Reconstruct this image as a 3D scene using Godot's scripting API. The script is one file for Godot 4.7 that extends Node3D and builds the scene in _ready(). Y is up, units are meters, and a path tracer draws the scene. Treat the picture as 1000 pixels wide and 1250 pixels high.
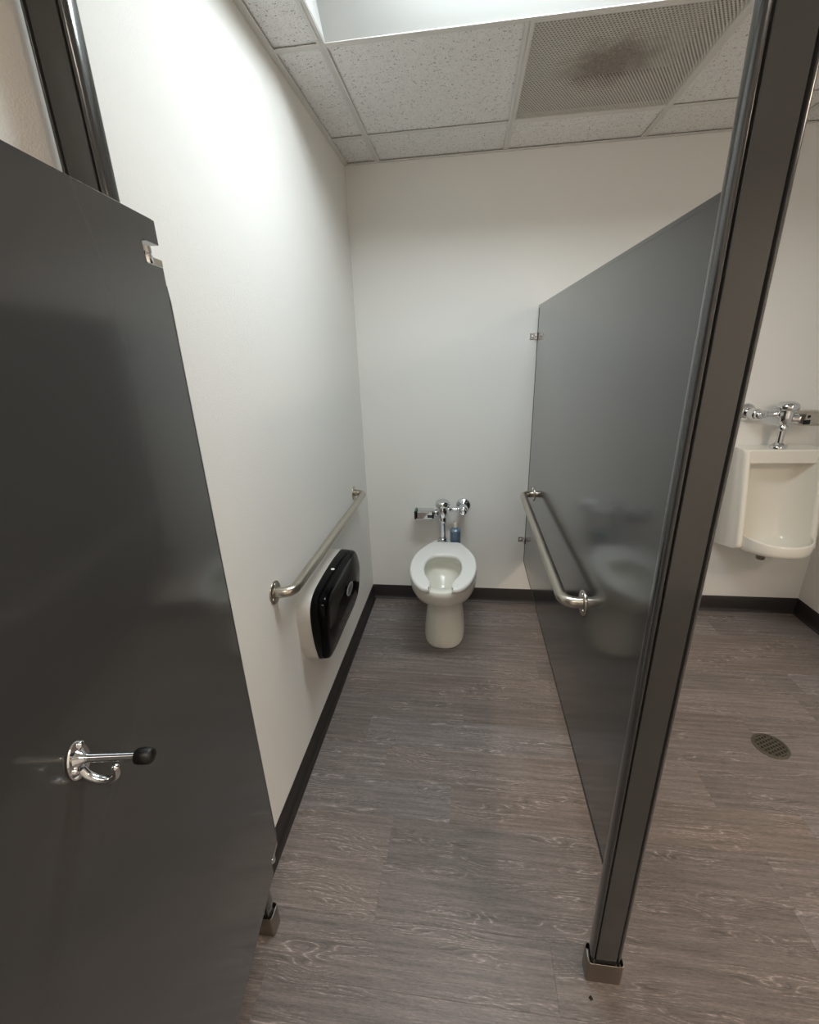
extends Node3D
# A single restroom stall seen from its open door, urinal bay to the right.
# x runs right from the left wall, y up, z from the back wall towards the camera.

const H := 2.448
const XR := 2.613   # short wall beside the urinal
const XW := 4.06    # far right wall of the wider front part of the room
const ZN := 1.50    # where the short wall ends
const ZF := 3.95
const PX := 0.98
var M := {}
var rng := RandomNumberGenerator.new()

# ---------------------------------------------------------------- helpers
func mb() -> SurfaceTool:
	var st := SurfaceTool.new()
	st.begin(Mesh.PRIMITIVE_TRIANGLES)
	return st

func tri(st: SurfaceTool, a: Vector3, b: Vector3, c: Vector3) -> void:
	st.add_vertex(a); st.add_vertex(b); st.add_vertex(c)

func quad(st: SurfaceTool, a: Vector3, b: Vector3, c: Vector3, d: Vector3) -> void:
	tri(st, a, b, c); tri(st, a, c, d)

func tri_out(st: SurfaceTool, a: Vector3, b: Vector3, c: Vector3, o: Vector3) -> void:
	var n := (a - c).cross(a - b)
	if n.dot((a + b + c) / 3.0 - o) >= 0.0: tri(st, a, b, c)
	else: tri(st, a, c, b)

func quad_out(st: SurfaceTool, a: Vector3, b: Vector3, c: Vector3, d: Vector3, o: Vector3) -> void:
	tri_out(st, a, b, c, o); tri_out(st, a, c, d, o)

# a box with chamfered edges
func cbox(st: SurfaceTool, lo: Vector3, hi: Vector3, c := 0.002, xf := Transform3D()) -> void:
	st.set_smooth_group(-1)
	var o: Vector3 = (lo + hi) * 0.5
	var h: Vector3 = (hi - lo) * 0.5
	c = minf(c, minf(h.x, minf(h.y, h.z)) * 0.95)
	var p := func(ax: int, sx: int, sy: int, sz: int) -> Vector3:
		var k := Vector3(h.x - c, h.y - c, h.z - c)
		k[ax] = h[ax]
		return xf * (o + Vector3(k.x * sx, k.y * sy, k.z * sz))
	var ow: Vector3 = xf * o
	for s in [-1, 1]:
		quad_out(st, p.call(0, s, -1, -1), p.call(0, s, 1, -1), p.call(0, s, 1, 1), p.call(0, s, -1, 1), ow)
		quad_out(st, p.call(1, -1, s, -1), p.call(1, 1, s, -1), p.call(1, 1, s, 1), p.call(1, -1, s, 1), ow)
		quad_out(st, p.call(2, -1, -1, s), p.call(2, 1, -1, s), p.call(2, 1, 1, s), p.call(2, -1, 1, s), ow)
		for t in [-1, 1]:
			quad_out(st, p.call(0, s, t, -1), p.call(0, s, t, 1), p.call(1, s, t, 1), p.call(1, s, t, -1), ow)
			quad_out(st, p.call(0, s, -1, t), p.call(0, s, 1, t), p.call(2, s, 1, t), p.call(2, s, -1, t), ow)
			quad_out(st, p.call(1, -1, s, t), p.call(1, 1, s, t), p.call(2, 1, s, t), p.call(2, -1, s, t), ow)
			for u in [-1, 1]:
				tri_out(st, p.call(0, s, t, u), p.call(1, s, t, u), p.call(2, s, t, u), ow)

# rings: array of PackedVector3Array of equal length; closed round; caps optional
func loft(st: SurfaceTool, rings: Array, cap0 := true, cap1 := true, flip := false, closed := true) -> void:
	st.set_smooth_group(0)
	var n: int = rings[0].size()
	for i in rings.size() - 1:
		var A: PackedVector3Array = rings[i]
		var B: PackedVector3Array = rings[i + 1]
		for k in (n if closed else n - 1):
			var k2 := (k + 1) % n
			if flip: quad(st, A[k], B[k], B[k2], A[k2])
			else: quad(st, A[k], A[k2], B[k2], B[k])
	st.set_smooth_group(-1)
	for e in 2:
		if (e == 0 and not cap0) or (e == 1 and not cap1): continue
		var r: PackedVector3Array = rings[0 if e == 0 else rings.size() - 1]
		var m := Vector3.ZERO
		for q in r: m += q
		m /= n
		for k in n:
			var k2 := (k + 1) % n
			if (e == 0) != flip: tri(st, m, r[k2], r[k])
			else: tri(st, m, r[k], r[k2])
	st.set_smooth_group(0)

# profile of [radius, height] turned about an axis
func lathe(st: SurfaceTool, at: Vector3, axis: Vector3, prof: Array, seg := 28) -> void:
	var z := axis.normalized()
	var x := z.cross(Vector3(0.31, 0.77, 0.55)).normalized()
	var y := z.cross(x)
	# hard edges: break the loft where the profile bends sharply
	var runs: Array = []
	var cur: Array = [prof[0]]
	for i in range(1, prof.size()):
		cur.append(prof[i])
		if i < prof.size() - 1:
			var d0 := Vector2(prof[i][0] - prof[i - 1][0], prof[i][1] - prof[i - 1][1])
			var d1 := Vector2(prof[i + 1][0] - prof[i][0], prof[i + 1][1] - prof[i][1])
			if absf(d0.angle_to(d1)) > 0.9:
				runs.append(cur); cur = [prof[i]]
	runs.append(cur)
	for run in runs:
		var sub := mb()
		var rings: Array = []
		for p in run:
			var r := PackedVector3Array()
			for k in seg:
				var a := -TAU * k / seg
				r.append(at + z * float(p[1]) + (x * cos(a) + y * sin(a)) * maxf(float(p[0]), 0.00005))
			rings.append(r)
		loft(sub, rings, false, false, false)
		sub.generate_normals()
		st.append_from(sub.commit(), 0, Transform3D())

# tube along points with a radius
func tube(st: SurfaceTool, pts: PackedVector3Array, r: float, seg := 20, r_end := -1.0) -> void:
	var rings: Array = []
	var up := Vector3(0.123, 0.98, 0.15).normalized()
	var d0: Vector3 = (pts[1] - pts[0]).normalized()
	if absf(up.dot(d0)) > 0.9: up = Vector3(0.98, 0.1, 0.15).normalized()
	var x: Vector3 = d0.cross(up).normalized()
	for i in pts.size():
		var d: Vector3
		if i == 0: d = pts[1] - pts[0]
		elif i == pts.size() - 1: d = pts[i] - pts[i - 1]
		else: d = pts[i + 1] - pts[i - 1]
		d = d.normalized()
		x = (x - d * x.dot(d)).normalized()
		var y := d.cross(x)
		var rr: float = r if r_end < 0.0 else lerpf(r, r_end, float(i) / (pts.size() - 1))
		var ring := PackedVector3Array()
		for k in seg:
			var a := -TAU * k / seg
			ring.append(pts[i] + (x * cos(a) + y * sin(a)) * rr)
		rings.append(ring)
	loft(st, rings, true, true, false)

# a smooth curve through points (Catmull-Rom)
func spline(p: Array, per: int, closed := false) -> Array:
	var out: Array = []
	var n := p.size()
	for i in (n if closed else n - 1):
		var a = p[(i - 1 + n) % n] if closed or i > 0 else p[0]
		var b = p[i]
		var c = p[(i + 1) % n]
		var d = p[(i + 2) % n] if closed or i + 2 < n else p[n - 1]
		for k in per:
			var t := float(k) / per
			out.append(0.5 * ((2.0 * b) + (c - a) * t + (2.0 * a - 5.0 * b + 4.0 * c - d) * t * t + (3.0 * b - a - 3.0 * c + d) * t * t * t))
	if not closed: out.append(p[n - 1])
	return out

# corner-rounded path
func bent(pts: Array, rad: float, steps := 8) -> PackedVector3Array:
	var out := PackedVector3Array()
	out.append(pts[0])
	for i in range(1, pts.size() - 1):
		var a: Vector3 = pts[i] + (pts[i - 1] - pts[i]).normalized() * rad
		var c: Vector3 = pts[i] + (pts[i + 1] - pts[i]).normalized() * rad
		var m: Vector3 = pts[i]
		# circular arc for right angles
		var o: Vector3 = a + c - m
		for k in steps + 1:
			var t := PI * 0.5 * k / steps
			out.append(o + (a - o) * cos(t) + (c - o) * sin(t))
	out.append(pts[pts.size() - 1])
	return out

# flat polygon extruded along an axis with a small chamfer (poly in 2D -> 3D through a callable)
func plate(st: SurfaceTool, poly: PackedVector2Array, d0: float, d1: float, ch: float, f: Callable) -> void:
	if Geometry2D.is_polygon_clockwise(poly): poly.reverse()
	var ins: Array = Geometry2D.offset_polygon(poly, -ch)
	var inner: PackedVector2Array = ins[0] if ins.size() > 0 and ins[0].size() == poly.size() else poly
	if Geometry2D.is_polygon_clockwise(inner): inner.reverse()
	# match the first vertex
	var best := 0
	for k in inner.size():
		if inner[k].distance_to(poly[0]) < inner[best].distance_to(poly[0]): best = k
	var n := poly.size()
	var layers: Array = [[inner, d0, best], [poly, d0 + ch, 0], [poly, d1 - ch, 0], [inner, d1, best]]
	st.set_smooth_group(-1)
	var e := func(l: int, k: int) -> Vector3:
		return f.call(layers[l][0][(k + layers[l][2]) % n], layers[l][1])
	# orientation of the mapping
	var o0: Vector3 = f.call(Vector2.ZERO, 0.0)
	var hand: float = (f.call(Vector2(1, 0), 0.0) - o0).cross(f.call(Vector2(0, 1), 0.0) - o0).dot(f.call(Vector2.ZERO, 1.0) - o0)
	var fl: bool = hand > 0.0
	for l in 3:
		for k in n:
			var a: Vector3 = e.call(l, k)
			var b: Vector3 = e.call(l, k + 1)
			var c: Vector3 = e.call(l + 1, k + 1)
			var d: Vector3 = e.call(l + 1, k)
			if fl: quad(st, a, d, c, b)
			else: quad(st, a, b, c, d)
	var ids := Geometry2D.triangulate_polygon(inner)
	for i in range(0, ids.size(), 3):
		var q: Array = [inner[ids[i]], inner[ids[i + 1]], inner[ids[i + 2]]]
		var ccw: bool = (q[1] - q[0]).cross(q[2] - q[0]) > 0.0
		if not ccw: q.reverse()
		var t0: Array = [f.call(q[0], d0), f.call(q[1], d0), f.call(q[2], d0)]
		var t1: Array = [f.call(q[0], d1), f.call(q[1], d1), f.call(q[2], d1)]
		if fl:
			tri(st, t0[0], t0[1], t0[2]); tri(st, t1[0], t1[2], t1[1])
		else:
			tri(st, t0[0], t0[2], t0[1]); tri(st, t1[0], t1[1], t1[2])

func build(st: SurfaceTool, called: String, m: Material, parent: Node3D, norm := true) -> MeshInstance3D:
	if norm: st.generate_normals()
	var o := MeshInstance3D.new()
	o.name = called
	o.mesh = st.commit()
	o.material_override = m
	o.cast_shadow = GeometryInstance3D.SHADOW_CASTING_SETTING_ON
	parent.add_child(o, true)
	return o

func thing(called: String, label: String, category: String, at := Vector3.ZERO, group := "") -> Node3D:
	var o := Node3D.new()
	o.name = called
	add_child(o, true)
	o.position = at
	o.set_meta("label", label)
	o.set_meta("category", category)
	if group: o.set_meta("group", group)
	return o

func struct(called: String, label: String) -> Node3D:
	var o := Node3D.new()
	o.name = called
	add_child(o, true)
	o.set_meta("kind", "structure")
	o.set_meta("label", label)
	return o

func mat(c: Color, rough: float, metal := 0.0) -> StandardMaterial3D:
	var m := StandardMaterial3D.new()
	m.albedo_color = c
	m.roughness = rough
	m.metallic = metal
	return m

func bump(m: StandardMaterial3D, freq: float, strength: float, scale: float, sd := 3) -> void:
	var n := FastNoiseLite.new()
	n.seed = sd
	n.frequency = freq
	n.fractal_octaves = 3
	var im := Image.create_empty(256, 256, false, Image.FORMAT_RGBA8)
	for y in 256:
		for x in 256:
			# wraps round at the edges
			var u := x / 256.0 * TAU
			var w := y / 256.0 * TAU
			var h := n.get_noise_3d(cos(u) * 40.0 + sin(w) * 40.0, sin(u) * 40.0 + 200.0, cos(w) * 40.0 + sin(u) * 13.0)
			var v := clampf(0.5 + h * 0.5, 0, 1)
			im.set_pixel(x, y, Color(v, v, v))
	im.bump_map_to_normal_map(strength)
	m.normal_enabled = true
	m.normal_texture = ImageTexture.create_from_image(im)
	m.normal_scale = 1.0
	m.uv1_triplanar = true
	m.uv1_world_triplanar = true
	m.uv1_scale = Vector3.ONE * scale

# ---------------------------------------------------------------- textures
const PLANK_L := 1.22
const PLANK_W := 0.152
func plank_image(sd: int) -> Image:
	var W := 1024
	var Hh := 144
	var n1 := FastNoiseLite.new(); n1.seed = sd; n1.frequency = 1.0; n1.fractal_octaves = 2
	var r := RandomNumberGenerator.new(); r.seed = sd * 77 + 5
	var data := PackedByteArray(); data.resize(W * Hh * 3)
	var pith := r.randf_range(0.015, 0.137)
	var depth := r.randf_range(0.004, 0.02)
	var tilt := r.randf_range(0.010, 0.03) * (1.0 if r.randf() < 0.5 else -1.0)
	var freq := r.randf_range(95.0, 140.0)
	var tone := r.randf_range(-0.03, 0.03)
	var warm := r.randf_range(-0.008, 0.012)
	var knots: Array = []
	for i in 2: knots.append(Vector3(r.randf_range(0.1, 1.1), r.randf_range(0.02, 0.13), r.randf_range(0.3, 1.0)))
	for y in Hh:
		var v := float(y) / Hh * PLANK_W
		for x in W:
			var u := float(x) / W * PLANK_L
			# warp of the growth rings
			var w1 := n1.get_noise_2d(u * 3.0, v * 18.0)
			var w2 := n1.get_noise_2d(u * 11.0 + 31.0, v * 60.0 + 9.0)
			var kn := 0.0
			for k in knots:
				var q := Vector2((u - k.x) / 0.055, (v - k.y) / 0.014)
				kn += exp(-q.length_squared()) * k.z
			var dv := v - pith + w1 * 0.022
			var dd := depth + tilt * (u - 0.6) + w1 * 0.012 + kn * 0.010
			var rad := sqrt(dv * dv + dd * dd * 1.0) + w2 * 0.0005
			var ph := rad * freq
			var ring := ph - floorf(ph)
			var edge := pow(1.0 - absf(ring - 0.5) * 2.0, 7.0)
			var area := clampf(n1.get_noise_2d(u * 2.1 + 70.0, v * 9.0 + 3.0) * 2.2 + 0.28 + kn * 0.5, 0.0, 1.0)
			# long fibres
			var f1 := n1.get_noise_2d(u * 7.0, v * 420.0 + 50.0)
			var f2 := n1.get_noise_2d(u * 40.0 + 9.0, v * 1100.0)
			var f3 := n1.get_noise_2d(u * 1.6 + 90.0, v * 45.0)
			var sp := n1.get_noise_2d(u * 160.0, v * 1300.0 + 77.0)
			var L := 0.455 + tone + f1 * 0.07 + f2 * 0.065 + f3 * 0.065 + sp * 0.03 - 0.018 * kn
			L += edge * area * (0.17 + 0.25 * f2) - (1.0 - area) * 0.0
			L -= pow(ring, 6.0) * area * 0.07
			var i3 := (y * W + x) * 3
			data[i3] = int(clampf(L * 1.055 + warm, 0, 1) * 255)
			data[i3 + 1] = int(clampf(L * 0.985, 0, 1) * 255)
			data[i3 + 2] = int(clampf(L * 0.96 - warm, 0, 1) * 255)
	return Image.create_from_data(W, Hh, false, Image.FORMAT_RGB8, data)

func tile_image() -> Image:
	var r := RandomNumberGenerator.new(); r.seed = 91
	var n := FastNoiseLite.new(); n.seed = 4; n.frequency = 0.02
	var S := 768
	var im := Image.create_empty(S, S, false, Image.FORMAT_RGB8)
	for y in S:
		for x in S:
			var v := 0.945 + n.get_noise_2d(x, y) * 0.02 + r.randf_range(-0.035, 0.035)
			im.set_pixel(x, y, Color(v, v * 0.992, v * 0.98))
	for k in 7600:
		var p := Vector2(r.randf() * S, r.randf() * S)
		var a := r.randf() * TAU
		var big := r.randf()
		var ln := r.randf_range(1.0, 3.0) if big < 0.9 else r.randf_range(3.0, 9.0)
		var dk := r.randf_range(0.36, 0.62)
		var d := Vector2(cos(a), sin(a))
		var wid := 2 if big > 0.93 else 1
		var t := 0.0
		while t < ln:
			var q := p + d * t
			a += r.randf_range(-0.4, 0.4)
			d = Vector2(cos(a), sin(a))
			for i in wid:
				for j in wid:
					im.set_pixel(posmod(int(q.x) + i, S), posmod(int(q.y) + j, S), Color(dk, dk * 0.96, dk * 0.9))
			t += 1.0
	return im

func grille_dirt_image() -> Image:
	# powder-coated sheet with soot gathered round the duct collar
	var n := FastNoiseLite.new(); n.seed = 12; n.frequency = 0.03; n.fractal_octaves = 4
	var S := 256
	var im := Image.create_empty(S, S, false, Image.FORMAT_RGB8)
	for y in S:
		for x in S:
			var u := (x + 0.5) / S - 0.47
			var v := (y + 0.5) / S - 0.56
			var d := Vector2(u / 0.26, v / 0.25).length() + n.get_noise_2d(x, y) * 0.25
			var s := clampf(1.25 - d, 0.0, 1.0)
			s = s * s * (3.0 - 2.0 * s) * (0.75 + 0.35 * n.get_noise_2d(x * 6.0, y * 6.0))
			var c := Color(0.80, 0.785, 0.75).lerp(Color(0.52, 0.475, 0.43), clampf(s, 0.0, 0.95))
			var g := n.get_noise_2d(x * 3.0 + 50.0, y * 3.0) * 0.03
			im.set_pixel(x, y, Color(c.r + g, c.g + g, c.b + g))
	return im

func emblem_image() -> Image:
	# oval badge with a slanted script line
	var im := Image.create_empty(64, 128, false, Image.FORMAT_RGB8)
	im.fill(Color(0.42, 0.43, 0.44))
	for y in 128:
		for x in 64:
			var u := (x - 31.5) / 32.0
			var v := (y - 63.5) / 64.0
			var d := sqrt(u * u + v * v)
			if d > 0.84: im.set_pixel(x, y, Color(0.66, 0.67, 0.68))
			var wv := 0.20 * sin(v * 22.0) + 0.10 * sin(v * 41.0 + 0.6)
			if absf(v) < 0.62 and absf(u - wv) < 0.13: im.set_pixel(x, y, Color(0.12, 0.12, 0.13))
	return im

# ---------------------------------------------------------------- main
func _ready() -> void:
	rng.seed = 2024
	# camera
	var cam := Camera3D.new()
	cam.name = "camera"
	cam.position = Vector3(0.6182, 1.5739, 2.5872)
	cam.rotation_order = EULER_ORDER_YXZ
	cam.rotation = Vector3(-0.3490, 0.1354, -0.0348)
	cam.fov = rad_to_deg(2.0 * atan(625.0 / 538.27))
	cam.near = 0.02
	add_child(cam)
	cam.current = true
	# environment: an enclosed room, no sky gets in
	var we := WorldEnvironment.new()
	we.name = "environment"
	var env := Environment.new()
	env.background_mode = Environment.BG_COLOR
	env.background_color = Color(0, 0, 0)
	env.tonemap_mode = Environment.TONE_MAPPER_LINEAR
	env.tonemap_exposure = 1.04
	env.sdfgi_enabled = true
	env.ssao_enabled = true
	env.ssil_enabled = true
	we.environment = env
	add_child(we)

	make_materials()
	build_shell()
	# one fixture straddles the stall panel; the warmer one stands where the panel shadow on the back wall points
	troffer("white recessed ceiling light fixture directly above the toilet stall", 0.17, 1.395, 0.895, 1.505, Color(0.95, 0.99, 1.0), STALL_LIGHT)
	troffer("recessed ceiling light fixture over the wide part of the room past the urinal", 2.615, 3.225, 2.115, 3.335, Color(1.0, 0.915, 0.82), ROOM_LIGHT)
	troffer("recessed ceiling light fixture over the aisle outside the stall door", 0.17, 1.395, 2.725, 3.335, Color(1.0, 0.95, 0.90), AISLE_LIGHT)
	build_grille()
	build_partition()
	build_door()
	build_toilet()
	build_toilet_valve()
	build_can()
	build_bars()
	build_dispenser()
	build_urinal()
	build_urinal_valve()
	build_drain()
	build_crumb()

const STALL_LIGHT := 1.68
const ROOM_LIGHT := 4.3
const AISLE_LIGHT := 1.1

func make_materials() -> void:
	M.wall = mat(Color(0.945, 0.94, 0.925), 0.62)
	bump(M.wall, 0.35, 0.5, 3.0, 8)
	M.tile = mat(Color.WHITE, 0.95)
	M.tile.albedo_texture = ImageTexture.create_from_image(tile_image())
	M.grid = mat(Color(0.88, 0.87, 0.85), 0.5)
	M.base = mat(Color(0.165, 0.15, 0.145), 0.5)
	M.sub = mat(Color(0.16, 0.14, 0.13), 0.9)
	M.paint = mat(Color(0.235, 0.237, 0.237), 0.15)
	M.paint.metallic_specular = 0.5
	M.paint.clearcoat_enabled = true
	M.paint.clearcoat = 0.4
	M.paint.clearcoat_roughness = 0.09
	bump(M.paint, 0.6, 0.06, 6.0, 21)
	M.steel = mat(Color(0.76, 0.735, 0.69), 0.28, 1.0)
	M.steel_dull = mat(Color(0.60, 0.57, 0.53), 0.34, 1.0)
	M.chrome = mat(Color(0.86, 0.87, 0.88), 0.07, 1.0)
	M.porcelain = mat(Color(0.945, 0.94, 0.90), 0.2)
	M.urinal = mat(Color(0.945, 0.93, 0.89), 0.12)
	M.seat = mat(Color(0.97, 0.97, 0.955), 0.2)
	M.black_gloss = mat(Color(0.030, 0.031, 0.036), 0.1)
	M.black_gloss.metallic_specular = 0.22
	M.black_rubber = mat(Color(0.03, 0.03, 0.03), 0.45)
	M.housing = mat(Color(0.80, 0.785, 0.755), 0.4)
	M.white_enamel = mat(Color(0.80, 0.805, 0.80), 0.45)
	M.can = mat(Color(0.34, 0.42, 0.49), 0.3)
	M.can_top = mat(Color(0.52, 0.60, 0.68), 0.3, 0.5)
	M.nozzle = mat(Color(0.86, 0.82, 0.76), 0.4)
	M.sensor = mat(Color(0.02, 0.022, 0.024), 0.1)
	M.green = mat(Color(0.16, 0.42, 0.32), 0.3)
	M.water = mat(Color(0.80, 0.84, 0.82, 1.0), 0.02)
	M.water.refraction_enabled = true
	M.water.refraction_scale = 0.033
	M.grate = mat(Color(0.44, 0.415, 0.37), 0.42, 0.75)
	M.pit_shade = mat(Color(0.17, 0.165, 0.145), 0.7)  # dark colour standing in for the shade inside the drain
	M.dirt = mat(Color(0.13, 0.105, 0.09), 0.9)
	M.duct = mat(Color(0.60, 0.60, 0.59), 0.5, 0.6)
	M.emblem = mat(Color.WHITE, 0.3)
	M.emblem.albedo_texture = ImageTexture.create_from_image(emblem_image())

# ---------------------------------------------------------------- room shell
func build_shell() -> void:
	# floor of separate vinyl planks on a dark underlay
	var fl := struct("floor", "grey brown wood look vinyl plank floor")
	var st := mb()
	cbox(st, Vector3(-0.12, -0.12, -0.12), Vector3(XW + 0.12, -0.0035, ZF + 0.12), 0.001)
	build(st, "underlay", M.sub, fl)
	var mats: Array = []
	for i in 9:
		var m := mat(Color.WHITE, 0.46)
		m.albedo_texture = ImageTexture.create_from_image(plank_image(i + 11))
		m.texture_repeat = true
		mats.append(m)
	var z0 := 1.341 - PLANK_W * 9.0
	var starts := {9: 0.574, 10: 0.372, 5: 0.93, 7: 0.20}
	var row := 0
	var pick := 0
	while z0 + PLANK_W * row < ZF:
		var za := z0 + PLANK_W * row
		var zb := minf(za + PLANK_W, ZF)
		za = maxf(za, 0.0)
		var s: float = starts[row] if row in starts else fposmod(0.31 + row * 0.447 + rng.randf() * 0.12, PLANK_L)
		var x := s - PLANK_L
		while x < (XR if za < ZN - 0.1 else XW):
			if zb - za > 0.01 and x + PLANK_L > 0.01:
				plank(fl, x, za, zb, mats[pick % 9])
				pick += 1 + (rng.randi() % 3)
			x += PLANK_L
		row += 1
	# walls
	for w in [["wall_left", "plain off-white painted wall beside the stall", Vector3(-0.12, 0, -0.12), Vector3(0, 2.75, ZF + 0.12)],
			["wall_right", "short off-white painted wall beside the urinal", Vector3(XR, 0, -0.12), Vector3(XR + 0.12, 2.75, ZN)],
			["wall_back", "off-white painted wall behind the toilet and urinal", Vector3(0, 0, -0.12), Vector3(XR, 2.75, 0)],
			["wall_front", "off-white painted wall facing the stall from across the room", Vector3(0, 0, ZF), Vector3(XW, 2.75, ZF + 0.12)],
			["wall_recess", "off-white painted wall round the corner from the urinal", Vector3(XR + 0.12, 0, ZN - 0.12), Vector3(XW + 0.12, 2.75, ZN)],
			["wall_far_right", "off-white painted wall at the wide end of the room", Vector3(XW, 0, ZN), Vector3(XW + 0.12, 2.75, ZF + 0.12)]]:
		st = mb()
		cbox(st, w[2], w[3], 0.001)
		var o := build(st, w[0], M.wall, self)
		o.set_meta("kind", "structure")
		o.set_meta("label", w[1])
	# cove base
	base_run("baseboard_left", "dark rubber cove base along the left wall", Vector3(0, 0, 0), Vector3(0, 0, ZF), Vector3(1, 0, 0))
	base_run("baseboard_back", "dark rubber cove base along the back wall", Vector3(0, 0, 0), Vector3(XR, 0, 0), Vector3(0, 0, 1))
	base_run("baseboard_right", "dark rubber cove base along the right wall", Vector3(XR, 0, 0), Vector3(XR, 0, ZN), Vector3(-1, 0, 0))
	# suspended ceiling
	var ce := struct("ceiling", "suspended ceiling of speckled white tiles in a metal grid")
	st = mb()
	cbox(st, Vector3(-0.12, 2.75, -0.12), Vector3(XW + 0.12, 2.87, ZF + 0.12), 0.001)
	build(st, "deck", M.sub, ce)
	var gx: Array = [0.0, 0.17, 0.785, 1.395, 2.005, 2.615, 3.225, 3.835, XW]
	var gz: Array = [0.0, 0.285, 0.895, 1.505, 2.115, 2.725, 3.335, ZF]
	for i in gx.size() - 1:
		for j in gz.size() - 1:
			if (i == 1 or i == 2) and j == 2: continue
			if i == 2 and j == 1: continue
			if i == 5 and (j == 4 or j == 5): continue
			if (i == 1 or i == 2) and j == 5: continue
			if i >= 5 and j < 3: continue
			ceiling_tile(ce, gx[i], gx[i + 1], gz[j], gz[j + 1])
	for i in range(1, gx.size() - 1):
		for seg in gz.size() - 1:
			if i == 2 and (seg == 2 or seg == 5): continue
			if i >= 5 and seg < 2: continue
			tee(ce, Vector3(gx[i] - 0.012, H, gz[seg]), Vector3(gx[i] + 0.012, H + 0.003, gz[seg + 1]), true)
	for j in range(1, gz.size() - 1):
		for i in gx.size() - 1:
			if i == 5 and j == 5: continue
			if i >= 5 and j < 3: continue
			tee(ce, Vector3(gx[i], H + 0.0004, gz[j] - 0.012), Vector3(gx[i + 1], H + 0.003, gz[j] + 0.012), false)
	# wall angle
	st = mb()
	cbox(st, Vector3(0, H - 0.001, 0), Vector3(0.022, H + 0.002, ZF), 0.0005)
	cbox(st, Vector3(0, H - 0.001, 0), Vector3(0.002, H + 0.02, ZF), 0.0005)
	build(st, "wall_angle", M.grid, ce)
	st = mb()
	cbox(st, Vector3(0.022, H - 0.001, 0), Vector3(XR - 0.022, H + 0.002, 0.022), 0.0005)
	build(st, "wall_angle", M.grid, ce)
	st = mb()
	cbox(st, Vector3(XR - 0.022, H - 0.001, 0), Vector3(XR, H + 0.002, ZN), 0.0005)
	build(st, "wall_angle", M.grid, ce)

func plank(fl: Node3D, x0: float, za: float, zb: float, m: Material) -> void:
	var st := mb()
	st.set_smooth_group(-1)
	var a := maxf(x0, 0.0)
	var b := minf(x0 + PLANK_L, XR if za < ZN - 0.1 else XW)
	var g := 0.0001
	var c := 0.0004
	var fl_u := rng.randf() < 0.5
	var top: Array = [Vector3(a + g + c, 0, za + g + c), Vector3(b - g - c, 0, za + g + c), Vector3(b - g - c, 0, zb - g - c), Vector3(a + g + c, 0, zb - g - c)]
	var low: Array = [Vector3(a + g, -0.0004, za + g), Vector3(b - g, -0.0004, za + g), Vector3(b - g, -0.0004, zb - g), Vector3(a + g, -0.0004, zb - g)]
	var bot: Array = []
	for q in low: bot.append(Vector3(q.x, -0.004, q.z))
	var put := func(p: Vector3) -> void:
		var u := (p.x - x0) / PLANK_L
		var v := (p.z - za) / PLANK_W
		if fl_u:
			u = 1.0 - u; v = 1.0 - v
		st.set_uv(Vector2(clampf(u, 0.001, 0.999), clampf(v, 0.004, 0.996)))
		st.add_vertex(p)
	var o := Vector3((a + b) * 0.5, -0.05, (za + zb) * 0.5)
	var face := func(p: Array) -> void:
		var order: Array = [0, 1, 2, 0, 2, 3]
		var n: Vector3 = (p[0] - p[2]).cross(p[0] - p[1])
		if n.dot((p[0] + p[2]) * 0.5 - o) < 0.0: order = [0, 2, 1, 0, 3, 2]
		for k in order: put.call(p[k])
	face.call(top)
	for k in 4:
		var k2 := (k + 1) % 4
		face.call([top[k], top[k2], low[k2], low[k]])
		face.call([low[k], low[k2], bot[k2], bot[k]])
	build(st, "plank", m, fl)

func base_run(called: String, label: String, a: Vector3, b: Vector3, n: Vector3) -> void:
	# 4-inch cove base: thin top edge, toe that curves out at the floor
	var st := mb()
	var prof: Array = [Vector2(0.0, 0.0994), Vector2(0.0022, 0.0994), Vector2(0.0032, 0.098), Vector2(0.0034, 0.03), Vector2(0.0045, 0.018), Vector2(0.008, 0.0085), Vector2(0.014, 0.0035), Vector2(0.017, 0.0012), Vector2(0.017, 0.0), Vector2(0.0, 0.0)]
	var rings: Array = []
	for e in [a, b]:
		var r := PackedVector3Array()
		for p in prof: r.append(e + n * p.x + Vector3(0, p.y, 0))
		rings.append(r)
	var d := (b - a).normalized()
	var fl := d.cross(n).dot(Vector3.UP) > 0.0
	loft(st, rings, true, true, fl)
	var o := build(st, called, M.base, self)
	o.set_meta("kind", "structure")
	o.set_meta("label", label)

func tee(ce: Node3D, lo: Vector3, hi: Vector3, along_z: bool) -> void:
	var st := mb()
	cbox(st, lo, hi, 0.0005)
	var m := (lo + hi) * 0.5
	if along_z: cbox(st, Vector3(m.x - 0.001, H, lo.z), Vector3(m.x + 0.001, H + 0.035, hi.z), 0.0004)
	else: cbox(st, Vector3(lo.x, H, m.z - 0.001), Vector3(hi.x, H + 0.035, m.z + 0.001), 0.0004)
	build(st, "grid_bar", M.grid, ce)

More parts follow.
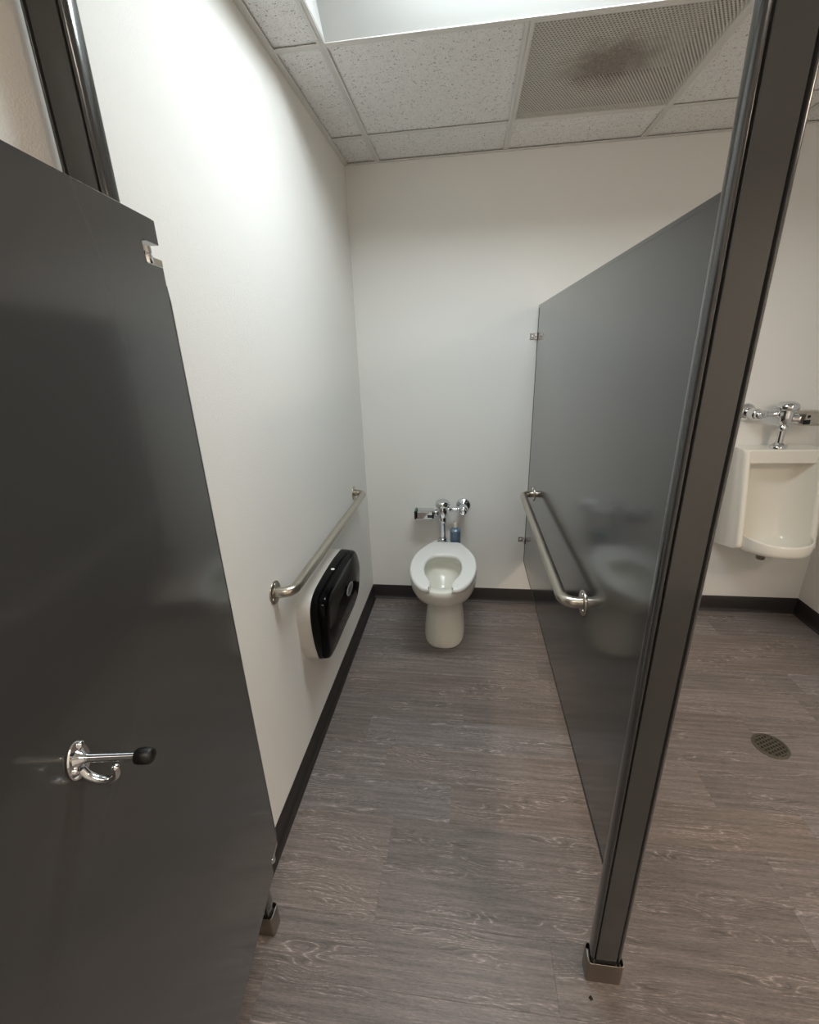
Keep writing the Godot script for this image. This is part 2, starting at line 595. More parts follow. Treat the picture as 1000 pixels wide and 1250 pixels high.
func ceiling_tile(ce: Node3D, x0: float, x1: float, za: float, zb: float) -> void:
	var st := mb()
	st.set_smooth_group(-1)
	var a := x0 + 0.004
	var b := x1 - 0.004
	var c := za + 0.004
	var d := zb - 0.004
	var y := H + 0.006
	var ou := rng.randf()
	var ov := rng.randf()
	var pts: Array = [Vector3(a, y, c), Vector3(b, y, c), Vector3(b, y, d), Vector3(a, y, d)]
	var up: Array = []
	for q in pts: up.append(q + Vector3(0, 0.016, 0))
	var o := Vector3((a + b) * 0.5, y + 0.008, (c + d) * 0.5)
	var face := func(p: Array) -> void:
		var order: Array = [0, 1, 2, 0, 2, 3]
		var n: Vector3 = (p[0] - p[2]).cross(p[0] - p[1])
		if n.dot((p[0] + p[2]) * 0.5 - o) < 0.0: order = [0, 2, 1, 0, 3, 2]
		for k in order:
			st.set_uv(Vector2(ou + p[k].x / 0.61 + p[k].y, ov + p[k].z / 0.61))
			st.add_vertex(p[k])
	face.call(pts)
	face.call(up)
	for k in 4: face.call([pts[k], pts[(k + 1) % 4], up[(k + 1) % 4], up[k]])
	build(st, "ceiling_tile", M.tile, ce)

# recessed fixture: flush frame, sloped white reflectors, glowing lens at the top
func troffer(label: String, x0: float, x1: float, za: float, zb: float, c: Color, energy: float) -> void:
	var t := thing("ceiling_light", label, "ceiling light", Vector3((x0 + x1) * 0.5, H, (za + zb) * 0.5))
	var hx := (x1 - x0) * 0.5 - 0.012
	var hz := (zb - za) * 0.5 - 0.012
	var d := 0.14
	var st := mb()
	# outer pan
	cbox(st, Vector3(-hx - 0.004, d + 0.004, -hz - 0.004), Vector3(hx + 0.004, d + 0.03, hz + 0.004), 0.001)
	for s in [-1, 1]:
		cbox(st, Vector3(minf(s * (hx + 0.001), s * (hx + 0.005)), 0.003, -hz - 0.004), Vector3(maxf(s * (hx + 0.001), s * (hx + 0.005)), d + 0.01, hz + 0.004), 0.0005)
		cbox(st, Vector3(-hx - 0.004, 0.003, minf(s * (hz + 0.001), s * (hz + 0.005))), Vector3(hx + 0.004, d + 0.01, maxf(s * (hz + 0.001), s * (hz + 0.005))), 0.0005)
	build(st, "housing", M.white_enamel, t)
	# reflectors
	var lz := hz - 0.15
	for s in [-1, 1]:
		st = mb()
		st.set_smooth_group(-1)
		var a := Vector3(-hx, 0.003, s * hz)
		var b := Vector3(hx, 0.003, s * hz)
		var e := Vector3(hx, d, s * lz)
		var f := Vector3(-hx, d, s * lz)
		var th := Vector3(0, 0.002, s * 0.002)
		quad_out(st, a, b, e, f, Vector3(0, 0.3, s * 0.9))
		quad_out(st, a + th, b + th, e + th, f + th, Vector3(0, -0.3, 0))
		quad_out(st, a, b, b + th, a + th, Vector3(0, d * 0.5, s * (hz - 0.05)))
		build(st, "reflector", M.white_enamel, t)
		st = mb()
		cbox(st, Vector3(minf(s * hx, s * (hx - 0.0015)), 0.003, -hz), Vector3(maxf(s * hx, s * (hx - 0.0015)), d, hz), 0.0004)
		build(st, "end_plate", M.white_enamel, t)
	var lm := mat(Color(0.9, 0.9, 0.88), 0.5)
	lm.emission_enabled = true
	lm.emission = c
	lm.emission_energy_multiplier = 1.1
	st = mb()
	var lx := hx - (0.22 if hx > hz else 0.004)
	cbox(st, Vector3(-lx, d, -lz), Vector3(lx, d + 0.003, lz), 0.001)
	build(st, "light_lens", lm, t)
	var l := AreaLight3D.new()
	l.name = "lens_light"
	l.area_size = Vector2((lx - 0.002) * 2.0, lz * 2.0 - 0.006)
	l.light_color = c
	l.light_energy = energy
	l.area_normalize_energy = true
	l.area_range = 12.0
	l.area_attenuation = 2.0
	l.shadow_enabled = true
	l.position = Vector3(0, d - 0.004, 0)
	l.rotation = Vector3(-PI / 2, 0, 0)
	t.add_child(l)

func build_grille() -> void:
	var x0 := 0.785 + 0.012
	var x1 := 1.395 - 0.012
	var za := 0.285 + 0.012
	var zb := 0.895 - 0.012
	var t := thing("return_air_grille", "square perforated return air grille with a sooty dark stain", "grille", Vector3((x0 + x1) * 0.5, H, (za + zb) * 0.5))
	var gm := mat(Color.WHITE, 0.5)
	gm.albedo_texture = ImageTexture.create_from_image(grille_dirt_image())
	var w := x1 - x0
	# perforated sheet: staggered octagonal holes
	var n := 54
	var p := w / n
	var rows := int(round(w / (p * 0.866)))
	var pr := w / rows
	var st := mb()
	st.set_smooth_group(-1)
	var hr := p * 0.275
	var put := func(q: Vector2) -> void:
		st.set_uv(Vector2(q.x / w + 0.5, q.y / w + 0.5))
		st.add_vertex(Vector3(clampf(q.x, -w * 0.5, w * 0.5), 0.004, q.y))
	for r in rows:
		var zc := -w * 0.5 + (r + 0.5) * pr
		for k in n + (r % 2):
			var xc := -w * 0.5 + (k + 0.5 - 0.5 * (r % 2)) * p
			var box: Array = []
			for q in [Vector2(0.5, 0), Vector2(0.5, 0.5), Vector2(0, 0.5), Vector2(-0.5, 0.5), Vector2(-0.5, 0), Vector2(-0.5, -0.5), Vector2(0, -0.5), Vector2(0.5, -0.5)]:
				box.append(Vector2(xc + q.x * p, zc + q.y * pr))
			if absf(xc) > w * 0.5 - p * 0.45:
				for i in range(1, 7):
					put.call(box[0]); put.call(box[i]); put.call(box[i + 1])
				continue
			for i in 8:
				var i2 := (i + 1) % 8
				var a0 := TAU * i / 8.0
				var a1 := TAU * (i + 1) / 8.0
				var h0 := Vector2(xc + cos(a0) * hr, zc + sin(a0) * hr)
				var h1 := Vector2(xc + cos(a1) * hr, zc + sin(a1) * hr)
				put.call(h0); put.call(box[i]); put.call(box[i2])
				put.call(h0); put.call(box[i2]); put.call(h1)
	build(st, "perforated_face", gm, t)
	st = mb()
	for s in [-1, 1]:
		cbox(st, Vector3(minf(s * (w * 0.5), s * (w * 0.5 - 0.004)), 0.0015, -w * 0.5), Vector3(maxf(s * (w * 0.5), s * (w * 0.5 - 0.004)), 0.02, w * 0.5), 0.001)
		cbox(st, Vector3(-w * 0.5 + 0.004, 0.0015, minf(s * (w * 0.5), s * (w * 0.5 - 0.004))), Vector3(w * 0.5 - 0.004, 0.02, maxf(s * (w * 0.5), s * (w * 0.5 - 0.004))), 0.001)
	build(st, "frame", M.grid, t)
	st = mb()
	st.set_smooth_group(-1)
	# sheet-metal plenum box behind the holes
	cbox(st, Vector3(-w * 0.5, 0.12, -w * 0.5), Vector3(w * 0.5, 0.125, w * 0.5), 0.001)
	for s in [-1, 1]:
		cbox(st, Vector3(minf(s * (w * 0.5 - 0.004), s * (w * 0.5 - 0.001)), 0.02, -w * 0.5), Vector3(maxf(s * (w * 0.5 - 0.004), s * (w * 0.5 - 0.001)), 0.121, w * 0.5), 0.0005)
		cbox(st, Vector3(-w * 0.5, 0.02, minf(s * (w * 0.5 - 0.004), s * (w * 0.5 - 0.001))), Vector3(w * 0.5, 0.121, maxf(s * (w * 0.5 - 0.004), s * (w * 0.5 - 0.001))), 0.0005)
	build(st, "duct_box", M.duct, t)

# ---------------------------------------------------------------- partition
func screw(parent: Node3D, at: Vector3, axis: Vector3, r := 0.005, called := "screw") -> void:
	var st := mb()
	lathe(st, at, axis, [[r, 0.0], [r, r * 0.25], [r * 0.8, r * 0.55], [r * 0.4, r * 0.72], [0.0, r * 0.78]], 14)
	build(st, called, M.chrome, parent, false)

func bracket(parent: Node3D, y: float, z0: float) -> void:
	# stirrup bracket: flange on the back wall and ears along both faces of the panel
	var st := mb()
	cbox(st, Vector3(PX - 0.036, y - 0.016, 0.0005), Vector3(PX - 0.002, y + 0.016, 0.004), 0.001)
	cbox(st, Vector3(PX - 0.0045, y - 0.016, 0.0005), Vector3(PX - 0.0004, y + 0.016, 0.040), 0.001)
	cbox(st, Vector3(PX + 0.0258, y - 0.016, 0.0005), Vector3(PX + 0.030, y + 0.016, 0.040), 0.001)
	cbox(st, Vector3(PX + 0.028, y - 0.016, 0.0005), Vector3(PX + 0.062, y + 0.016, 0.004), 0.001)
	var b := build(st, "bracket", M.chrome, parent)
	screw(b, Vector3(PX - 0.022, y, 0.004), Vector3(0, 0, 1), 0.006)
	screw(b, Vector3(PX - 0.0045, y, 0.026), Vector3(-1, 0, 0), 0.006)
	screw(b, Vector3(PX + 0.046, y, 0.004), Vector3(0, 0, 1), 0.006)

func pilaster(label: String, x0: float, x1: float, side: int) -> void:
	var za := 1.833
	var zb := 1.865
	var t := thing("pilaster", label, "partition post", Vector3((x0 + x1) * 0.5, 0, (za + zb) * 0.5))
	var hw := (x1 - x0) * 0.5
	var hd := (zb - za) * 0.5
	var st := mb()
	cbox(st, Vector3(-hw + 0.006, 0.06, -hd + 0.012), Vector3(hw - 0.006, 2.10, hd - 0.012), 0.001)
	build(st, "core", M.paint, t)
	# front and rear sheets
	for s in [-1, 1]:
		st = mb()
		var zz: Array = [s * (hd - 0.0125), s * hd]
		cbox(st, Vector3(-hw + 0.0130, 0.06, minf(zz[0], zz[1])), Vector3(hw - 0.0130, 2.10, maxf(zz[0], zz[1])), 0.001)
		build(st, "face_sheet", M.paint, t)
	# rounded edge strips
	for s in [-1, 1]:
		st = mb()
		var ring0 := PackedVector3Array()
		var ring1 := PackedVector3Array()
		var prof: Array = []
		prof.append(Vector2(hw - 0.0085, hd))
		for k in 9:
			var a := PI * 0.5 - PI * k / 8.0
			prof.append(Vector2(hw - 0.007 + 0.007 * cos(a), signf(sin(a)) * pow(absf(sin(a)), 0.75) * hd))
		prof.append(Vector2(hw - 0.0085, -hd))
		for q in prof:
			ring0.append(Vector3(s * q.x, 0.06, q.y))
			ring1.append(Vector3(s * q.x, 2.10, q.y))
		loft(st, [ring0, ring1], true, true, s < 0)
		build(st, "edge_strip", M.paint, t)
	# stainless shoe: open-topped sleeve round the foot
	st = mb()
	var rings: Array = []
	for lv in [[0.0045, 0.075], [0.006, 0.078], [0.0065, 0.075], [0.0065, 0.0]]:
		var r := PackedVector3Array()
		var ex: float = hw + lv[0]
		var ez: float = hd + lv[0]
		var rad := 0.008
		for c in 4:
			var sx: int = [1, -1, -1, 1][c]
			var sz: int = [1, 1, -1, -1][c]
			for k in 5:
				var a := PI * 0.5 * (c + k / 4.0)
				r.append(Vector3(sx * (ex - rad) + rad * cos(a), lv[1], sz * (ez - rad) + rad * sin(a)))
		rings.append(r)
	loft(st, rings, false, false, true)
	cbox(st, Vector3(-hw - 0.003, 0.0, -hd - 0.003), Vector3(hw + 0.003, 0.06, hd + 0.003), 0.002)
	build(st, "shoe", M.steel_dull, t)

func build_partition() -> void:
	var t := thing("partition_panel", "dark grey metal partition panel between the toilet and urinal", "partition", Vector3.ZERO)
	var st := mb()
	cbox(st, Vector3(PX + 0.0015, 0.3065, 0.0215), Vector3(PX + 0.0239, 1.7765, 1.8185), 0.001)
	build(st, "panel", M.paint, t)
	# folded rim round the sheet
	st = mb()
	cbox(st, Vector3(PX, 1.7665, 0.02), Vector3(PX + 0.0254, 1.778, 1.829), 0.0018)
	build(st, "top_rim", M.paint, t)
	st = mb()
	cbox(st, Vector3(PX, 0.305, 0.02), Vector3(PX + 0.0254, 0.3165, 1.829), 0.0018)
	build(st, "bottom_rim", M.paint, t)
	st = mb()
	cbox(st, Vector3(PX, 0.3165, 0.02), Vector3(PX + 0.0254, 1.7665, 0.0315), 0.0018)
	build(st, "end_rim", M.paint, t)
	st = mb()
	cbox(st, Vector3(PX, 0.3165, 1.8185), Vector3(PX + 0.0254, 1.7665, 1.830), 0.0018)
	build(st, "end_rim", M.paint, t)
	bracket(t, 1.628, 0.0)
	bracket(t, 0.452, 0.0)
	for y in [1.633, 1.013, 0.379]:
		screw(t, Vector3(PX + 0.0012, y, 1.795), Vector3(-1, 0, 0), 0.0065)
	pilaster("narrow dark metal post at the free end of the stall partition", 0.9515, 1.0285, 1)
	pilaster("narrow dark metal post against the left wall behind the door", 0.011, 0.080, -1)
	# head rail ties the posts above the door opening
	t = thing("head_rail", "aluminium head rail joining the tops of the stall posts", "rail", Vector3(0, 2.10, 1.849))
	st = mb()
	cbox(st, Vector3(0.002, 0.0, -0.024), Vector3(1.05, 0.008, 0.024), 0.002)
	cbox(st, Vector3(0.002, 0.008, -0.024), Vector3(1.05, 0.045, -0.018), 0.002)
	cbox(st, Vector3(0.002, 0.008, 0.018), Vector3(1.05, 0.036, 0.024), 0.002)
	build(st, "rail", M.steel_dull, t)

# ---------------------------------------------------------------- door
func build_door() -> void:
	var t := thing("stall_door", "dark grey metal stall door standing open, chrome coat hook on it", "door", Vector3(0.1224, 0.0, 1.814))
	# local axes: z along the door from its hinge, x out of the inner face
	t.rotation.y = deg_to_rad(8.0)
	var top := 1.780
	var low := 0.306
	var wd := 0.83
	var f := func(q: Vector2, d: float) -> Vector3: return Vector3(-d, q.y, q.x)
	var poly := PackedVector2Array([Vector2(0.019, low + 0.045), Vector2(0.070, low + 0.045), Vector2(0.070, low), Vector2(wd, low), Vector2(wd, top), Vector2(0.019, top), Vector2(0.019, 1.746), Vector2(0.069, 1.746), Vector2(0.069, 1.714), Vector2(0.019, 1.714)])
	var st := mb()
	plate(st, poly, 0.0, 0.0254, 0.0015, f)
	build(st, "panel", M.paint, t)
	# folded top seam line
	st = mb()
	cbox(st, Vector3(-0.024, top, 0.022), Vector3(-0.0015, top + 0.002, wd - 0.002), 0.0008)
	build(st, "top_rim", M.paint, t)
	# rounded hinge edge
	st = mb()
	var ring: Array = []
	var lv: Array = [[0.372, 0.4], [0.356, 0.0], [0.356, 0.0]]
	for e in [[0.352, 0.55], [0.366, 1.0], [1.665, 1.0], [1.688, 0.45]]:
		var r := PackedVector3Array()
		for k in 11:
			var a := PI * 0.5 + PI * k / 10.0
			r.append(Vector3(-0.0127 + 0.0127 * sin(a), e[0], 0.0185 + 0.0185 * cos(a) * e[1]))
		ring.append(r)
	loft(st, ring, true, true, false)
	build(st, "edge_strip", M.paint, t)
	# hinges in the cut-outs
	for h in [[1.717, 1.743], [low + 0.004, low + 0.040]]:
		st = mb()
		var ym: float = (h[0] + h[1]) * 0.5
		lathe(st, Vector3(-0.012, h[0], 0.042), Vector3.UP, [[0.0, 0.0], [0.009, 0.0], [0.0095, 0.002], [0.0095, ym - h[0] - 0.0015], [0.008, ym - h[0] - 0.0005], [0.008, ym - h[0] + 0.0005], [0.0095, ym - h[0] + 0.0015], [0.0095, h[1] - h[0] - 0.002], [0.0, h[1] - h[0]]], 18)
		var hg := build(st, "hinge", M.chrome, t, false)
		st = mb()
		cbox(st, Vector3(-0.016, h[0] + 0.001, 0.0), Vector3(-0.008, ym - 0.001, 0.044), 0.001)
		build(st, "leaf", M.steel, hg)
		st = mb()
		cbox(st, Vector3(-0.016, ym + 0.003, 0.040), Vector3(-0.008, h[1] - 0.001, 0.069), 0.001)
		build(st, "leaf", M.steel, hg)
	# coat hook with rubber bumper
	var at := Vector3(0.0, 1.156, 0.457)
	st = mb()
	var pl: Array = []
	for k in 28:
		var a := TAU * k / 28.0
		pl.append(Vector2(0.0165 * cos(a) * (1.0 - 0.15 * sin(a)), 0.0235 * sin(a) - 0.002))
	plate(st, PackedVector2Array(pl), 0.0, 0.0035, 0.0012, func(q: Vector2, d: float) -> Vector3: return at + Vector3(d, q.y, q.x))
	var hook := build(st, "coat_hook", M.chrome, t)
	st = mb()
	lathe(st, at, Vector3.RIGHT, [[0.011, 0.003], [0.009, 0.006], [0.0058, 0.010], [0.0046, 0.016], [0.0043, 0.071], [0.0, 0.071]], 20)
	build(st, "rod", M.chrome, hook, false)
	st = mb()
	lathe(st, at, Vector3.RIGHT, [[0.0, 0.0675], [0.0075, 0.068], [0.0085, 0.070], [0.0092, 0.078], [0.0085, 0.0845], [0.006, 0.087], [0.0, 0.0875]], 22)
	build(st, "bumper", M.black_rubber, hook, false)
	st = mb()
	var hp: Array = spline([Vector3(0.001, -0.016, 0), Vector3(0.006, -0.026, 0), Vector3(0.018, -0.0335, 0), Vector3(0.030, -0.034, 0), Vector3(0.0385, -0.027, 0), Vector3(0.0405, -0.016, 0)], 6)
	var pk := PackedVector3Array()
	for q in hp: pk.append(at + q)
	tube(st, pk, 0.0055, 16, 0.0036)
	build(st, "hook", M.chrome, hook)
	st = mb()
	lathe(st, at + Vector3(0.0405, -0.016, 0), Vector3.UP, [[0.0, -0.0045], [0.003, -0.0035], [0.0045, 0.0], [0.003, 0.0035], [0.0, 0.0045]], 16)
	build(st, "hook_tip", M.chrome, hook, false)
	screw(hook, at + Vector3(0.0035, 0.0125, -0.007), Vector3.RIGHT, 0.0046)
	screw(hook, at + Vector3(0.0035, -0.009, 0.009), Vector3.RIGHT, 0.0046)

# ---------------------------------------------------------------- toilet
func egg(y: float, zb: float, zf: float, hw: float, zw: float, n := 48, pb := 2.6, pf := 2.2, cx := 0.5) -> PackedVector3Array:
	# egg plan: widest at zw; runs clockwise seen from above
	var r := PackedVector3Array()
	for k in n:
		var a := TAU * k / n
		var c := cos(a)
		var s := sin(a)
		var p := pf if s > 0.0 else pb
		var x := signf(c) * pow(absf(c), 2.0 / p) * hw
		var z := signf(s) * pow(absf(s), 2.0 / p) * ((zf - zw) if s > 0.0 else (zw - zb))
		r.append(Vector3(cx + x, y, zw + z))
	return r

func build_toilet() -> void:
	var t := thing("toilet", "white floor mounted toilet bowl with open front seat", "toilet", Vector3.ZERO)
	var st := mb()
	var rings: Array = []
	# outside from the floor up, over the rim and down inside
	rings.append(egg(0.0, 0.10, 0.517, 0.1150, 0.33, 48, 3.0, 2.5))
	rings.append(egg(0.012, 0.10, 0.520, 0.1165, 0.33, 48, 3.0, 2.5))
	rings.append(egg(0.05, 0.10, 0.517, 0.114, 0.33, 48, 3.0, 2.5))
	rings.append(egg(0.12, 0.10, 0.508, 0.106, 0.33, 48, 3.0, 2.5))
	rings.append(egg(0.20, 0.10, 0.500, 0.097, 0.33, 48, 3.0, 2.5))
	rings.append(egg(0.255, 0.10, 0.497, 0.0935, 0.34, 48, 3.0, 2.4))
	rings.append(egg(0.275, 0.10, 0.508, 0.098, 0.36, 48, 3.0, 2.3))
	rings.append(egg(0.290, 0.10, 0.545, 0.116, 0.38, 48, 2.8, 2.2))
	rings.append(egg(0.312, 0.10, 0.592, 0.139, 0.40, 48, 2.7, 2.15))
	rings.append(egg(0.345, 0.10, 0.640, 0.161, 0.42, 48, 2.6, 2.1))
	rings.append(egg(0.385, 0.10, 0.673, 0.175, 0.43, 48, 2.5, 2.1))
	rings.append(egg(0.420, 0.112, 0.687, 0.180, 0.43, 48, 2.5, 2.1))
	rings.append(egg(0.448, 0.122, 0.690, 0.181, 0.43, 48, 2.5, 2.1))
	rings.append(egg(0.4535, 0.128, 0.685, 0.177, 0.43, 48, 2.5, 2.1))
	rings.append(egg(0.4545, 0.138, 0.675, 0.168, 0.43, 48, 2.4, 2.1))
	rings.append(egg(0.4545, 0.285, 0.645, 0.122, 0.45, 48, 2.2, 2.1))
	rings.append(egg(0.450, 0.280, 0.638, 0.118, 0.45, 48, 2.2, 2.1))
	rings.append(egg(0.425, 0.278, 0.636, 0.117, 0.45, 48, 2.2, 2.1))
	rings.append(egg(0.415, 0.262, 0.645, 0.126, 0.45, 48, 2.2, 2.1))
	rings.append(egg(0.395, 0.258, 0.648, 0.129, 0.45, 48, 2.2, 2.1))
	rings.append(egg(0.360, 0.275, 0.630, 0.118, 0.45, 48, 2.2, 2.1))
	rings.append(egg(0.330, 0.305, 0.595, 0.097, 0.45, 48, 2.1, 2.1))
	rings.append(egg(0.305, 0.340, 0.550, 0.072, 0.445, 48, 2.1, 2.1))
	rings.append(egg(0.285, 0.365, 0.515, 0.052, 0.44, 48, 2.0, 2.0))
	rings.append(egg(0.270, 0.375, 0.500, 0.043, 0.437, 48, 2.0, 2.0))
	rings.append(egg(0.245, 0.385, 0.485, 0.036, 0.435, 48, 2.0, 2.0))
	rings.append(egg(0.19, 0.385, 0.475, 0.032, 0.43, 48, 2.0, 2.0))
	rings.append(egg(0.12, 0.37, 0.45, 0.030, 0.41, 48, 2.0, 2.0))
	loft(st, rings, true, true, true)
	var bowl := build(st, "bowl", M.porcelain, t)
	# standing water
	st = mb()
	var w0 := egg(0.247, 0.386, 0.484, 0.0355, 0.435, 48, 2.0, 2.0)
	var w1 := egg(0.284, 0.3665, 0.5135, 0.051, 0.44, 48, 2.0, 2.0)
	var w2 := egg(0.292, 0.355, 0.528, 0.0585, 0.442, 48, 2.0, 2.0)
	loft(st, [w0, w1, w2], true, true, true)
	build(st, "water", M.water, bowl)
	# deck behind the seat, to the wall
	st = mb()
	rings = []
	for e in [[0.36, 0.070, 0.0], [0.40, 0.083, 0.0], [0.435, 0.090, 0.0], [0.447, 0.093, 0.0], [0.4535, 0.089, 0.004], [0.455, 0.082, 0.010]]:
		var r := PackedVector3Array()
		var hw: float = e[1]
		var g: float = e[2]
		for q in [Vector2(-hw, 0.21), Vector2(-hw, 0.10), Vector2(-hw + 0.012, 0.052), Vector2(-hw + 0.035, 0.034), Vector2(0, 0.030), Vector2(hw - 0.035, 0.034), Vector2(hw - 0.012, 0.052), Vector2(hw, 0.10), Vector2(hw, 0.21)]:
			r.append(Vector3(0.495 + q.x, e[0], q.y + g))
		rings.append(r)
	loft(st, rings, true, true, true)
	build(st, "deck", M.porcelain, t)
	# open-front seat: rounded cross-sections swept round the opening
	st = mb()
	var ho: Array = [Vector2(0.056, 0.700), Vector2(0.088, 0.696), Vector2(0.118, 0.668), Vector2(0.148, 0.612), Vector2(0.171, 0.530), Vector2(0.180, 0.440), Vector2(0.173, 0.345), Vector2(0.153, 0.270), Vector2(0.122, 0.203), Vector2(0.093, 0.150), Vector2(0.073, 0.134), Vector2(0.038, 0.132), Vector2(0.0, 0.132)]
	var hi: Array = [Vector2(0.056, 0.690), Vector2(0.053, 0.655), Vector2(0.056, 0.622), Vector2(0.069, 0.588), Vector2(0.086, 0.546), Vector2(0.098, 0.484), Vector2(0.097, 0.424), Vector2(0.090, 0.384), Vector2(0.078, 0.352), Vector2(0.062, 0.330), Vector2(0.044, 0.319), Vector2(0.022, 0.313), Vector2(0.0, 0.312)]
	var so: Array = spline(ho, 4)
	var si: Array = spline(hi, 4)
	var full_o: Array = []
	var full_i: Array = []
	for k in so.size():
		full_o.append(Vector2(-so[k].x, so[k].y)); full_i.append(Vector2(-si[k].x, si[k].y))
	for k in range(so.size() - 2, -1, -1):
		full_o.append(so[k]); full_i.append(si[k])
	rings = []
	var y0 := 0.459
	var y1 := 0.4845
	for k in full_o.size():
		var o: Vector2 = full_o[k]
		var i: Vector2 = full_i[k]
		var d := (o - i).normalized()
		var r := PackedVector3Array()
		var wd := o.distance_to(i)
		for q in [[0.0, y0 + 0.006], [0.0, y1 - 0.010], [0.0025, y1 - 0.004], [0.007, y1 - 0.0008], [0.014, y1], [wd - 0.014, y1], [wd - 0.007, y1 - 0.0008], [wd - 0.0025, y1 - 0.004], [wd, y1 - 0.010], [wd, y0 + 0.006], [wd - 0.004, y0 + 0.001], [wd - 0.009, y0], [0.009, y0], [0.004, y0 + 0.001]]:
			var pp: Vector2 = i + d * float(q[0])
			r.append(Vector3(0.5 + pp.x, q[1], pp.y))
		rings.append(r)
	loft(st, rings, true, true, false)
	build(st, "seat", M.seat, t)

func build_toilet_valve() -> void:
	var t := thing("flush_valve", "chrome sensor flush valve standing behind the white toilet seat", "flush valve", Vector3(0.478, 0.4562, 0.086))
	var z := 0.0
	var st := mb()
	lathe(st, Vector3(0, 0, z), Vector3.UP, [[0.0, 0.0], [0.034, 0.0], [0.034, 0.006], [0.030, 0.010], [0.026, 0.012], [0.026, 0.030], [0.022, 0.034], [0.019, 0.036]], 30)
	build(st, "spud_flange", M.chrome, t, false)
	st = mb()
	lathe(st, Vector3(0, 0.034, z), Vector3.UP, [[0.0185, 0.0], [0.0185, 0.112], [0.0, 0.112]], 30)
	build(st, "tailpiece", M.chrome, t, false)
	st = mb()
	lathe(st, Vector3(0, 0.135, z), Vector3.UP, [[0.0, 0.0], [0.023, 0.0], [0.025, 0.004], [0.025, 0.026], [0.022, 0.031], [0.024, 0.040], [0.031, 0.052], [0.033, 0.066], [0.033, 0.096], [0.029, 0.104], [0.029, 0.110]], 32)
	build(st, "body", M.chrome, t, false)
	st = mb()
	lathe(st, Vector3(0, 0.238, z), Vector3.UP, [[0.0, 0.0], [0.039, 0.0], [0.0435, 0.006], [0.0445, 0.016], [0.042, 0.026], [0.036, 0.034], [0.027, 0.039], [0.024, 0.040], [0.020, 0.0375], [0.0, 0.0375]], 36)
	build(st, "cap", M.chrome, t, false)
	# sensor housing to the left
	st = mb()
	lathe(st, Vector3(-0.030, 0.196, z), Vector3.LEFT, [[0.020, 0.0], [0.024, 0.004], [0.024, 0.014], [0.019, 0.018], [0.019, 0.028], [0.0, 0.028]], 26)
	build(st, "collar", M.chrome, t, false)
	st = mb()
	cbox(st, Vector3(-0.158, 0.160, z - 0.036), Vector3(-0.050, 0.218, z + 0.036), 0.010)
	var bx := build(st, "sensor_housing", M.chrome, t)
	st = mb()
	cbox(st, Vector3(-0.168, 0.163, z - 0.034), Vector3(-0.157, 0.215, z + 0.034), 0.003)
	build(st, "sensor_window", M.sensor, bx)
	st = mb()
	cbox(st, Vector3(-0.166, 0.2145, z - 0.030), Vector3(-0.154, 0.2185, z + 0.036), 0.0015)
	build(st, "end_trim", M.green, bx)
	st = mb()
	cbox(st, Vector3(-0.088, 0.176, z + 0.0355), Vector3(-0.056, 0.194, z + 0.0385), 0.001)
	build(st, "sensor_eye", M.sensor, bx)
	# supply pipe and stop
	st = mb()
	lathe(st, Vector3(0.028, 0.218, z), Vector3.RIGHT, [[0.0, 0.0], [0.019, 0.0], [0.019, 0.012], [0.014, 0.015], [0.012, 0.018], [0.012, 0.058], [0.017, 0.061], [0.018, 0.066], [0.018, 0.078], [0.013, 0.082], [0.013, 0.10], [0.0, 0.10]], 26)
	build(st, "supply_pipe", M.chrome, t, false)
	st = mb()
	lathe(st, Vector3(0.124, 0.218, -0.0855), Vector3(0, 0, 1), [[0.045, 0.0], [0.045, 0.004], [0.040, 0.010], [0.030, 0.016], [0.0225, 0.019], [0.0215, 0.040], [0.026, 0.046], [0.028, 0.060], [0.028, 0.100], [0.024, 0.110], [0.021, 0.112], [0.0215, 0.128], [0.017, 0.134], [0.010, 0.1355], [0.009, 0.133], [0.0, 0.133]], 34)
	build(st, "stop_valve", M.chrome, t, false)

func build_can() -> void:
	var t := thing("spray_can", "small blue spray can beside the chrome toilet flush valve", "spray can", Vector3(0.5565, 0.4556, 0.091))
	var st := mb()
	lathe(st, Vector3.ZERO, Vector3.UP, [[0.0, 0.0], [0.028, 0.0], [0.0305, 0.002], [0.0318, 0.005], [0.0318, 0.080], [0.0305, 0.084]], 30)
	build(st, "body", M.can, t, false)
	st = mb()
	lathe(st, Vector3.ZERO, Vector3.UP, [[0.0328, 0.0835], [0.0328, 0.088], [0.030, 0.094], [0.021, 0.101], [0.0145, 0.104], [0.0145, 0.108], [0.0, 0.108]], 30)
	build(st, "shoulder", M.can_top, t, false)
	st = mb()
	lathe(st, Vector3(0, 0.106, 0), Vector3.UP, [[0.0, 0.0], [0.0115, 0.0], [0.0115, 0.012], [0.0095, 0.020], [0.009, 0.026], [0.006, 0.029], [0.0, 0.0295]], 22)
	build(st, "nozzle", M.nozzle, t, false)

